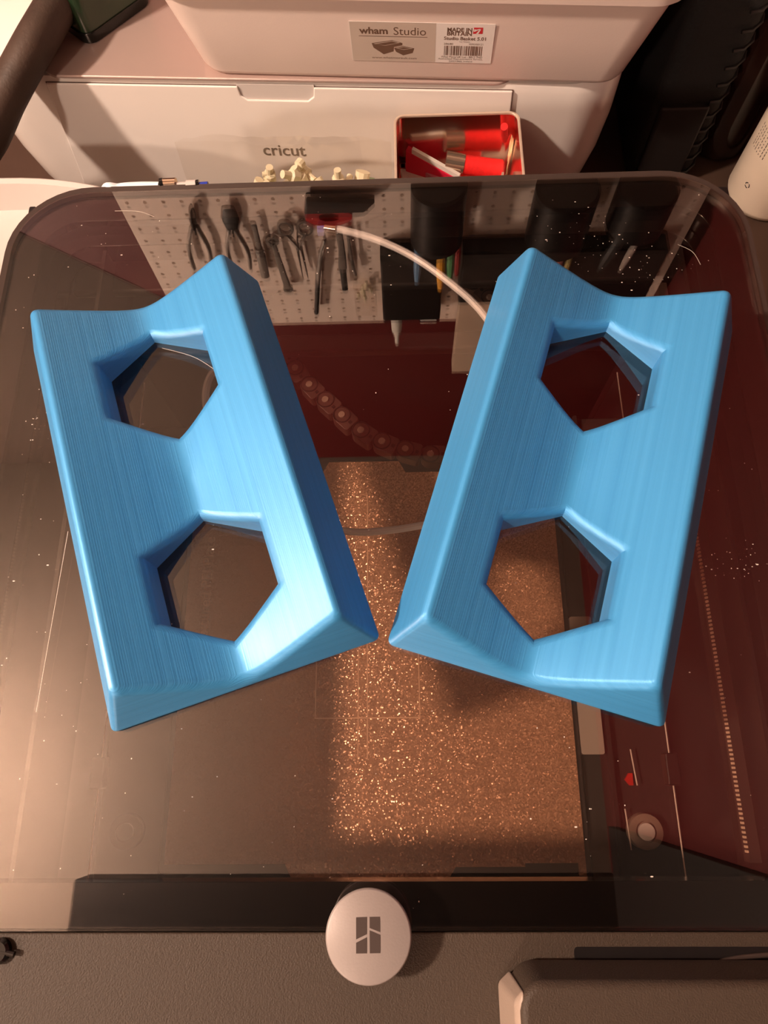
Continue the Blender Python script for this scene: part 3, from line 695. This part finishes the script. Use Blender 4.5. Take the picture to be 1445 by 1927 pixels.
# ================================================================== WHITE OVAL POT left behind the printer
tr = thing('oval_pot', 'white oval pot with thick rim standing behind the printer corner', 'pot', (-275, 424, -250))
def ell(a, b, z, n=48): return [(a * math.cos(i * 2 * math.pi / n), b * math.sin(i * 2 * math.pi / n), z) for i in range(n)]
part('pot_wall', MB().loft([ell(100, 34, 0), ell(112, 42, 60), ell(119, 46, 138), ell(121, 48, 144), ell(121, 48, 150), ell(119, 46.5, 151), ell(114, 42.5, 150), ell(112, 40, 126)]), 'white_plastic', tr, angle=40)
part('pot_rib', MB().loft([[(62, 20, 126.5), (68, 20, 126.5), (68, 41, 126.5), (62, 40, 126.5)], [(63, 34, 146), (66, 34, 146), (66, 42, 146), (63, 42, 146)]]), 'label_grey', tr)

# ================================================================== RIGHT REAR: black case, dark bottle, cream bottle
cs = thing('black_case', 'tall black fabric case with ribbed edge standing beside the machine', 'case', (276, 652, -250))
part('case_body', MB().prism(rrect(-30, -60, 30, 66, 12, 5), 0, 330), 'case_black', cs, bevel=5)
part('front_pocket', MB().prism(rrect(-26, -66, 16, -58, 3, 4), 4, 90), 'case_rib', cs, bevel=2)
rib0 = part('rib', MB().tube([(14, -62, 0), (22, -61, 0), (30, -54, 1.5), (32, -46, 2.5)], 1.5, 6), 'case_rib', cs)
rib0.location = (0, 0, .015)
for k in range(1, 20): share(rib0, 'rib', cs, (0, 0, 15 + k * 15.5))
db = thing('dark_bottle', 'glossy dark brown bottle standing between black case and cream bottle', 'bottle', (341, 646, -250))
part('bottle_body', MB().lathe([(26, 0), (30, 3), (30, 210), (27, 222), (14, 238), (12, 250)], n=36), 'bottle_dark', db, angle=50)
part('bottle_cap', MB().lathe([(14, 244), (14.5, 262), (13, 264)], n=24), 'bottle_dark', db)
tag(part('backdrop', MB().box((120, 800, -250), (462, 826, 235)), 'case_black', None, loc=(300, 812, -250), bevel=3), 'added flat black portfolio leaning on the red wall behind the case', 'backdrop')  # added black sheet, stands in for the shadow over the wall here
cb = thing('cream_bottle', 'cream bottle with printed recycling mark near its base', 'bottle', (374, 573, -250))
part('bottle_body', MB().lathe([(27, 0), (33, 3), (36, 10), (36, 165), (33, 178), (20, 190), (15, 194)], n=40), 'bottle_cream', cb, angle=60)
part('bottle_cap', MB().lathe([(16, 192), (16.5, 215), (15, 217)], n=24), 'bottle_cream', cb)
def on_cyl(mb, ang, zc, r=36.15):   # wrap flat text (x,y) onto the bottle
    return xf(mb, lambda x, y, z: (r * math.cos(ang + x / r), r * math.sin(ang + x / r), zc + y))
sy_ = MB()
for k in range(3):
    a0 = math.radians(90 + 120 * k); pts = []
    for s_ in range(7):
        a = a0 + math.radians(92) * s_ / 6; pts.append((2.9 * math.cos(a), 2.9 * math.sin(a)))
    for s_ in range(6):
        (xa, ya), (xb, yb) = pts[s_], pts[s_ + 1]; f1 = .66
        sy_.add([(xa, ya, 0), (xb, yb, 0), (xb * f1, yb * f1, 0), (xa * f1, ya * f1, 0)], [(0, 1, 2, 3)])
ANG = math.radians(209)
part('recycling_mark', on_cyl(sy_, ANG, 33), 'bottle_print', cb, smooth=False)
for k in range(7):
    r_ = random.Random(k); mbx = MB(); x = -9 + k * 3.2
    for s_ in range(7): mbx.box((x, s_ * 3.4, 0), (x + .7, s_ * 3.4 + r_.uniform(1, 3), .05))
    part('small_print', on_cyl(mbx, math.radians(192), 62, 36.1), 'strap_brown', cb, smooth=False)

# ================================================================== HANGING BAG (strap and green pouch) at the upper left
sb = thing('hanging_bag', 'dark brown strap with grey stripe and dark green pouch before the machine', 'bag', (-190, 480, -250))
sp_ = spline([(-470, 560, -235), (-410, 525, -170), (-345, 520, -140), tuple(uz(-32, 275, -110)), tuple(uz(14, 178, -94)), tuple(uz(60, 92, -80)), tuple(uz(108, 8, -76)), tuple(uz(150, -80, -62)), (-222, 735, 40), (-215, 765, 150), (-210, 783, 262)], 8)
part('strap', MB().tube(sp_, 23, 20, .62), 'strap_brown', sb, world=True)
st = [p + Vector((-7.5, -6.0, 6.8)) for p in sp_[24:]]
part('stripe', MB().tube(st, 6.4, 12, .75), 'strap_stripe', sb, world=True)
PA = math.radians(47)
def prot(x, y, z): return (-224 + x * math.cos(PA) - y * math.sin(PA), 604 + x * math.sin(PA) + y * math.cos(PA), z)
pc = part('pouch', xf(MB().prism(rrect(0, 0, 66, 50, 9, 5), -98, -20), lambda x, y, z: prot(x, y, z)), 'pouch_green', sb, world=True, bevel=4)
part('pouch_trim', xf(ring(rrect(-1.2, -1.2, 67.2, 51.2, 10, 5), rrect(.8, .8, 65, 49, 8.5, 5), -99.5, -91), lambda x, y, z: prot(x, y, z)), 'pouch_trim', sb, world=True, bevel=1)

# ================================================================== PEGBOARD and what hangs on it (seen mirrored in the lid)
YB = 790
pb = thing('pegboard', 'cream pegboard with rows of holes on the red wall', 'pegboard', (35, 800, 250))
P_ = 25.4; bx0, bz0, ncx, ncz = -366, 250, 32, 20
def pegmesh():
    mb = MB(); 
    for i in range(ncx):
        for k in range(ncz):
            cx, cz = bx0 + (i + .5) * P_, bz0 + (k + .5) * P_; h = P_ / 2; r = 3.1
            o = [(cx + r * math.cos(a * math.pi / 4), YB, cz + r * math.sin(a * math.pi / 4)) for a in range(8)]
            s = [(cx + h, YB, cz), (cx + h, YB, cz + h), (cx, YB, cz + h), (cx - h, YB, cz + h), (cx - h, YB, cz), (cx - h, YB, cz - h), (cx, YB, cz - h), (cx + h, YB, cz - h)]
            b = [(x, YB + 4, z) for x, _, z in o]
            mb.add(o + s + b, [(8 + a, 8 + (a + 1) % 8, (a + 1) % 8, a) for a in range(8)] + [(a, (a + 1) % 8, 16 + (a + 1) % 8, 16 + a) for a in range(8)])
    return mb
part('board_sheet', pegmesh(), 'board_cream', pb, world=True, smooth=False)
part('board_backing', MB().box((bx0, YB + 4.2, bz0), (bx0 + ncx * P_, YB + 6, bz0 + ncz * P_)), 'hole_dark', pb, world=True, smooth=False)
bz1 = bz0 + ncz * P_; bx1 = bx0 + ncx * P_
for a, b in (((bx0 + 20, YB + 6, bz0 + 20), (bx0 + 50, 835, bz1 - 20)), ((bx1 - 50, YB + 6, bz0 + 20), (bx1 - 20, 835, bz1 - 20))):
    part('batten', MB().box(a, b), 'desk_wood', pb, world=True)
YT = 778
def R(u, v, y=YT): return ry(200 + u / 2.676, 340 + v / 2.676, y)
def hook(parent, x, z): part('hook', MB().tube([(x, YB + 3, z), (x, YT - 2, z), (x, YT - 6, z + 5)], 1.3, 6), 'tool_steel', parent, world=True)
def pliers(u, v0, v1, v2, du, lab):
    g = thing('pliers', lab, 'pliers', tuple(R(u, v0)), 0, 'hand tools on the pegboard')
    a, b, c_ = R(u, v0), R(u + du * .3, v1), R(u + du, v2)
    part('head', MB().tube([a, (a + b) / 2, b], [9, 13, 8], 12, .35), 'tool_black', g, world=True)
    for s in (-1, 1):
        part('handle', MB().tube(spline([b + Vector((4 * s, 0, 0)), (b + c_) / 2 + Vector((15 * s, 0, 0)), c_ + Vector((13 * s, 0, 0))], 5), [4.5] * 10 + [4], 8, .7), 'tool_steel', g, world=True)
    hook(g, b.x, b.z + 6)
pliers(425, 140, 230, 440, 60, 'dark pliers hanging at the free edge of the pegboard'); pliers(612, 130, 240, 440, 70, 'dark pliers hanging between the edge pliers and the slim file')
def slim(pts, r, m, lab, name, cat):
    g = thing(name, lab, cat, tuple(R(*pts[0])), 0, 'hand tools on the pegboard')
    P = [R(*p) for p in pts]; m1 = len(P) // 2
    part('blade', MB().tube(P[:m1 + 1], r * .6 if not isinstance(r, list) else r[:m1 + 1], 8, .5), 'tool_steel', g, world=True)
    part('handle', MB().tube(P[m1:], r, 10, .7), m, g, world=True); hook(g, P[m1].x, P[m1].z)
slim([(738, 205), (760, 300), (770, 340), (800, 480)], 7, 'tool_steel', 'slim grey file hanging next to the pliers', 'file', 'file')
def ring_spanner(u0, v0, u1, v1, lab):
    a, b = R(u0, v0), R(u1, v1); g = thing('ring_spanner', lab, 'spanner', tuple(a), 0, 'hand tools on the pegboard')
    part('shank', MB().tube([a, b], [4, 6], 8, .5), 'tool_steel', g, world=True)
    for c_, r in ((a, 10), (b, 8)):
        part('ring_end', xf(ring([(r * math.cos(i * math.pi / 10), r * math.sin(i * math.pi / 10)) for i in range(20)], [(.55 * r * math.cos(i * math.pi / 10), .55 * r * math.sin(i * math.pi / 10)) for i in range(20)], -3, 3), lambda x, y, z: (c_.x + x, YT + z, c_.z + y)), 'tool_steel', g, world=True)
    hook(g, a.x, a.z)
ring_spanner(835, 300, 915, 540, 'grey ring spanner hanging beside the slim file')
def scissors(u, v, lab):
    c_ = R(u, v); g = thing('scissors', lab, 'scissors', tuple(c_), 0, 'hand tools on the pegboard')
    for s in (-1, 1):
        q = c_ + Vector((14 * s, 0, 0)); r = 12
        part('finger_ring', xf(ring([(r * math.cos(i * math.pi / 10), 1.25 * r * math.sin(i * math.pi / 10)) for i in range(20)], [(.68 * r * math.cos(i * math.pi / 10), .9 * r * math.sin(i * math.pi / 10)) for i in range(20)], -3, 3), lambda x, y, z: (q.x + x, YT + z, q.z + y)), 'tool_steel', g, world=True)
        part('blade', MB().tube([q + Vector((0, 0, 12)), c_ + Vector((-3 * s, 0, 45)), c_ + Vector((-4 * s, 0, 110))], [4, 5, 1.5], 8, .4), 'tool_steel', g, world=True)
    hook(g, c_.x, c_.z + 20)
scissors(950, 235, 'grey scissors with round finger loops hanging on the pegboard')
slim([(1100, 290), (1078, 360), (1065, 480), (1058, 660)], [6, 6, 9, 10], 'tool_black', 'dark thick-handled cutter hanging near the scissors', 'cutter', 'cutter')
slim([(1170, 250), (1185, 340), (1190, 440), (1202, 545)], [5, 5, 7, 9], 'tool_black', 'thin dark screwdriver hanging beside the thick-handled cutter', 'screwdriver', 'screwdriver')
slim([(1215, 260), (1225, 340), (1235, 400), (1255, 470)], 4, 'tool_steel', 'slender grey tweezers hanging beside the screwdriver', 'tweezers', 'tweezers')
c_ = R(1120, 165); g = thing('tape_cutter', 'black and red tape cutter hanging below the screwdriver', 'tape cutter', tuple(c_), 0)
part('red_reel', xf(ring([(33 * math.cos(i * math.pi / 14), 17 * math.sin(i * math.pi / 14)) for i in range(28)], [(14 * math.cos(i * math.pi / 14), 8 * math.sin(i * math.pi / 14)) for i in range(28)], -7, 7), lambda x, y, z: (c_.x + x, YT + z, c_.z + y)), 'tool_red', g, world=True)
part('black_arm', MB().loft([[(c_.x - 34, YT - 9, c_.z - 8), (c_.x + 50, YT - 9, c_.z - 8), (c_.x + 50, YT + 8, c_.z - 8), (c_.x - 34, YT + 8, c_.z - 8)], [(c_.x - 28, YT - 9, c_.z - 34), (c_.x + 66, YT - 9, c_.z - 26), (c_.x + 66, YT + 8, c_.z - 26), (c_.x - 28, YT + 8, c_.z - 34)]]), 'tool_black', g, world=True, bevel=3)
# clear packet of bits
c_ = R(1300, 590); g = thing('bits_packet', 'clear packet of pale bits hanging beside the dark bin', 'packet', tuple(c_))
part('film', MB().box((c_.x - 16, YT - 8, c_.z - 45), (c_.x + 20, YT + 6, c_.z + 40)), 'clear_film', g, world=True, bevel=3)
for k in range(9):
    rr_ = random.Random(k + 40); x, z = c_.x + rr_.uniform(-10, 14), c_.z + rr_.uniform(-38, 5)
    part('bit', MB().lathe([(2.5, -5), (3.5, 0), (2, 5)], (x, YT, z), 8), 'fitting_beige', g, world=True)
# pen cups
def cup(u0, v0, u1, v1, lab):
    a, b = ry(u0, v0, 770), ry(u1, v1, 770); cx, r = (a.x + b.x) / 2, (b.x - a.x) / 2; z0, z1 = a.z - 25, b.z - 8
    g = thing('pen_cup', lab, 'pen cup', (cx, YB - r - 4, z0))
    part('cup_wall', MB().lathe([(r * .9, 0), (r, 4), (r, z1 - z0), (r - 2.5, z1 - z0), (r - 3, 6)], n=32), 'black_plastic', g)
    part('cup_hook', MB().box((-12, r - 3, (z1 - z0) * .6), (12, r + 4, (z1 - z0) * .9)), 'black_plastic', g)
    return cx, YB - r - 4, z0, z1, r
PENS = []
def pen(cx, cy, z0, dx, dy, z1, m, r, lean, lab):
    g = thing('pen', lab, 'pen', (cx + dx, cy + dy, z0 + 6), 0)
    L = z1 - z0 - 6
    part('barrel', MB().tube([(0, 0, r), (lean * .85, 0, L * .85)], r, 10), m, g)
    part('tip', MB().tube([(lean * .85, 0, L * .85), (lean, 0, L)], [r * .98, r * .6], 10), m, g)
c1 = cup(772, 350, 868, 432, 'black pen cup holding blue, orange and green pens on the pegboard')
for dx, m, zt, r, ln_ in ((-30, 'pen_blue', 592, 6, -2), (5, 'pen_orange', 610, 6.5, 6), (24, 'pen_green', 588, 6, 4), (34, 'pen_red', 580, 5, 6)):
    pen(c1[0], c1[1], c1[2], dx * .8, -4, zt, m, r, ln_, m.split('_')[1] + ' pen standing in the cup next to the tape cutter')
c2 = cup(1000, 350, 1094, 425, 'black pen cup holding yellow, pink and olive pens on the pegboard')
for dx, m, zt, r, ln_ in ((-8, 'pen_yellow', 596, 7, 2), (12, 'pen_pink', 600, 7, 5), (28, 'pen_olive', 585, 5, 4), (-30, 'pen_blue', 570, 5, -3)):
    pen(c2[0], c2[1], c2[2], dx * .9, -4, zt, m, r, ln_, m.split('_')[1] + ' pen standing in the middle cup of the pegboard')
c3 = cup(1152, 350, 1240, 400, 'black pen cup with a leaning black marker by the red side wall')
pen(c3[0], c3[1], c3[2], 5, 0, 575, 'tool_black', 9, -26, 'thick black marker leaning in the cup by the side wall')
pen(c3[0], c3[1], c3[2], 20, -6, 570, 'grey_block', 5, -14, 'slim grey pen leaning in the cup by the side wall')
# dark bins and what stands in them
def bin_(u0, v0, u1, v1, dep, lab, nm='tool_bin'):
    a, b = ry(u0, v0, YB - dep), ry(u1, v1, YB - dep)
    g = thing(nm, lab, 'bin', ((a.x + b.x) / 2, YB - dep / 2 - .6, a.z)); W_ = b.x - a.x; H_ = b.z - a.z
    o1 = rrect(-W_ / 2, -dep / 2, W_ / 2, dep / 2, 4, 4); o2 = rrect(-W_ / 2 + 2, -dep / 2 + 2, W_ / 2 - 2, dep / 2 - 2, 3, 4)
    part('bin_wall', MB().loft([[(x, y, 0) for x, y in o1], [(x, y, H_) for x, y in o1], [(x, y, H_) for x, y in o2], [(x, y, 3) for x, y in o2]]), 'black_plastic', g)
    part('bin_clip', MB().box((-14, dep / 2 - 1, H_ * .7), (14, dep / 2 + .3, H_ * .95)), 'black_plastic', g)
    return g, a, b
_, a, b = bin_(715, 492, 828, 600, 40, 'square black bin on the pegboard holding a red-capped glue tube')
g = thing('glue_tube', 'clear glue tube with red cap sticking out of the square bin', 'glue', (a.x + 22, YB - 20, a.z + 5))
hh = b.z - a.z
part('cap', MB().lathe([(10, 0), (11, hh - 2), (11, hh + 8), (10, hh + 10)], n=20), 'pen_red', g); 
part('red_ring', MB().lathe([(11.2, hh - 3), (11.2, hh + 9)], n=20), 'arrow_red', g)
part('barrel', MB().lathe([(10, hh + 9), (9, hh + 50), (4, hh + 70), (4, hh + 92), (3, hh + 94)], n=20), 'packet_white', g)
tag(part('white_eraser', MB().box((a.x + 62, YB - 30, a.z + 30), (b.x - 4, YB - 12, b.z + 22)), 'packet_white', None, loc=(a.x + 75, YB - 20, a.z + 30), bevel=2), 'white block standing up in the square bin', 'block')
_, a, b = bin_(872, 480, 1215, 560, 36, 'wide black bin on the pegboard under the pen cups')
tag(part('grey_card', MB().box((308, YB - 26, a.z + 20), (336, YB - 10, b.z + 25)), 'grey_block', None, loc=(322, YB - 18, a.z + 20), bevel=1), 'grey card block standing up in the wide bin', 'card')
q0, q1 = ry(850, 690, 770), ry(905, 605, 770)
tag(part('tan_carton', MB().box((q0.x, 759, a.z + 6), (q0.x + 58, 785, q0.z)), 'tan_card', None, loc=(q0.x + 20, 770, b.z - 60), bevel=1), 'tall tan carton standing in the wide bin', 'carton')
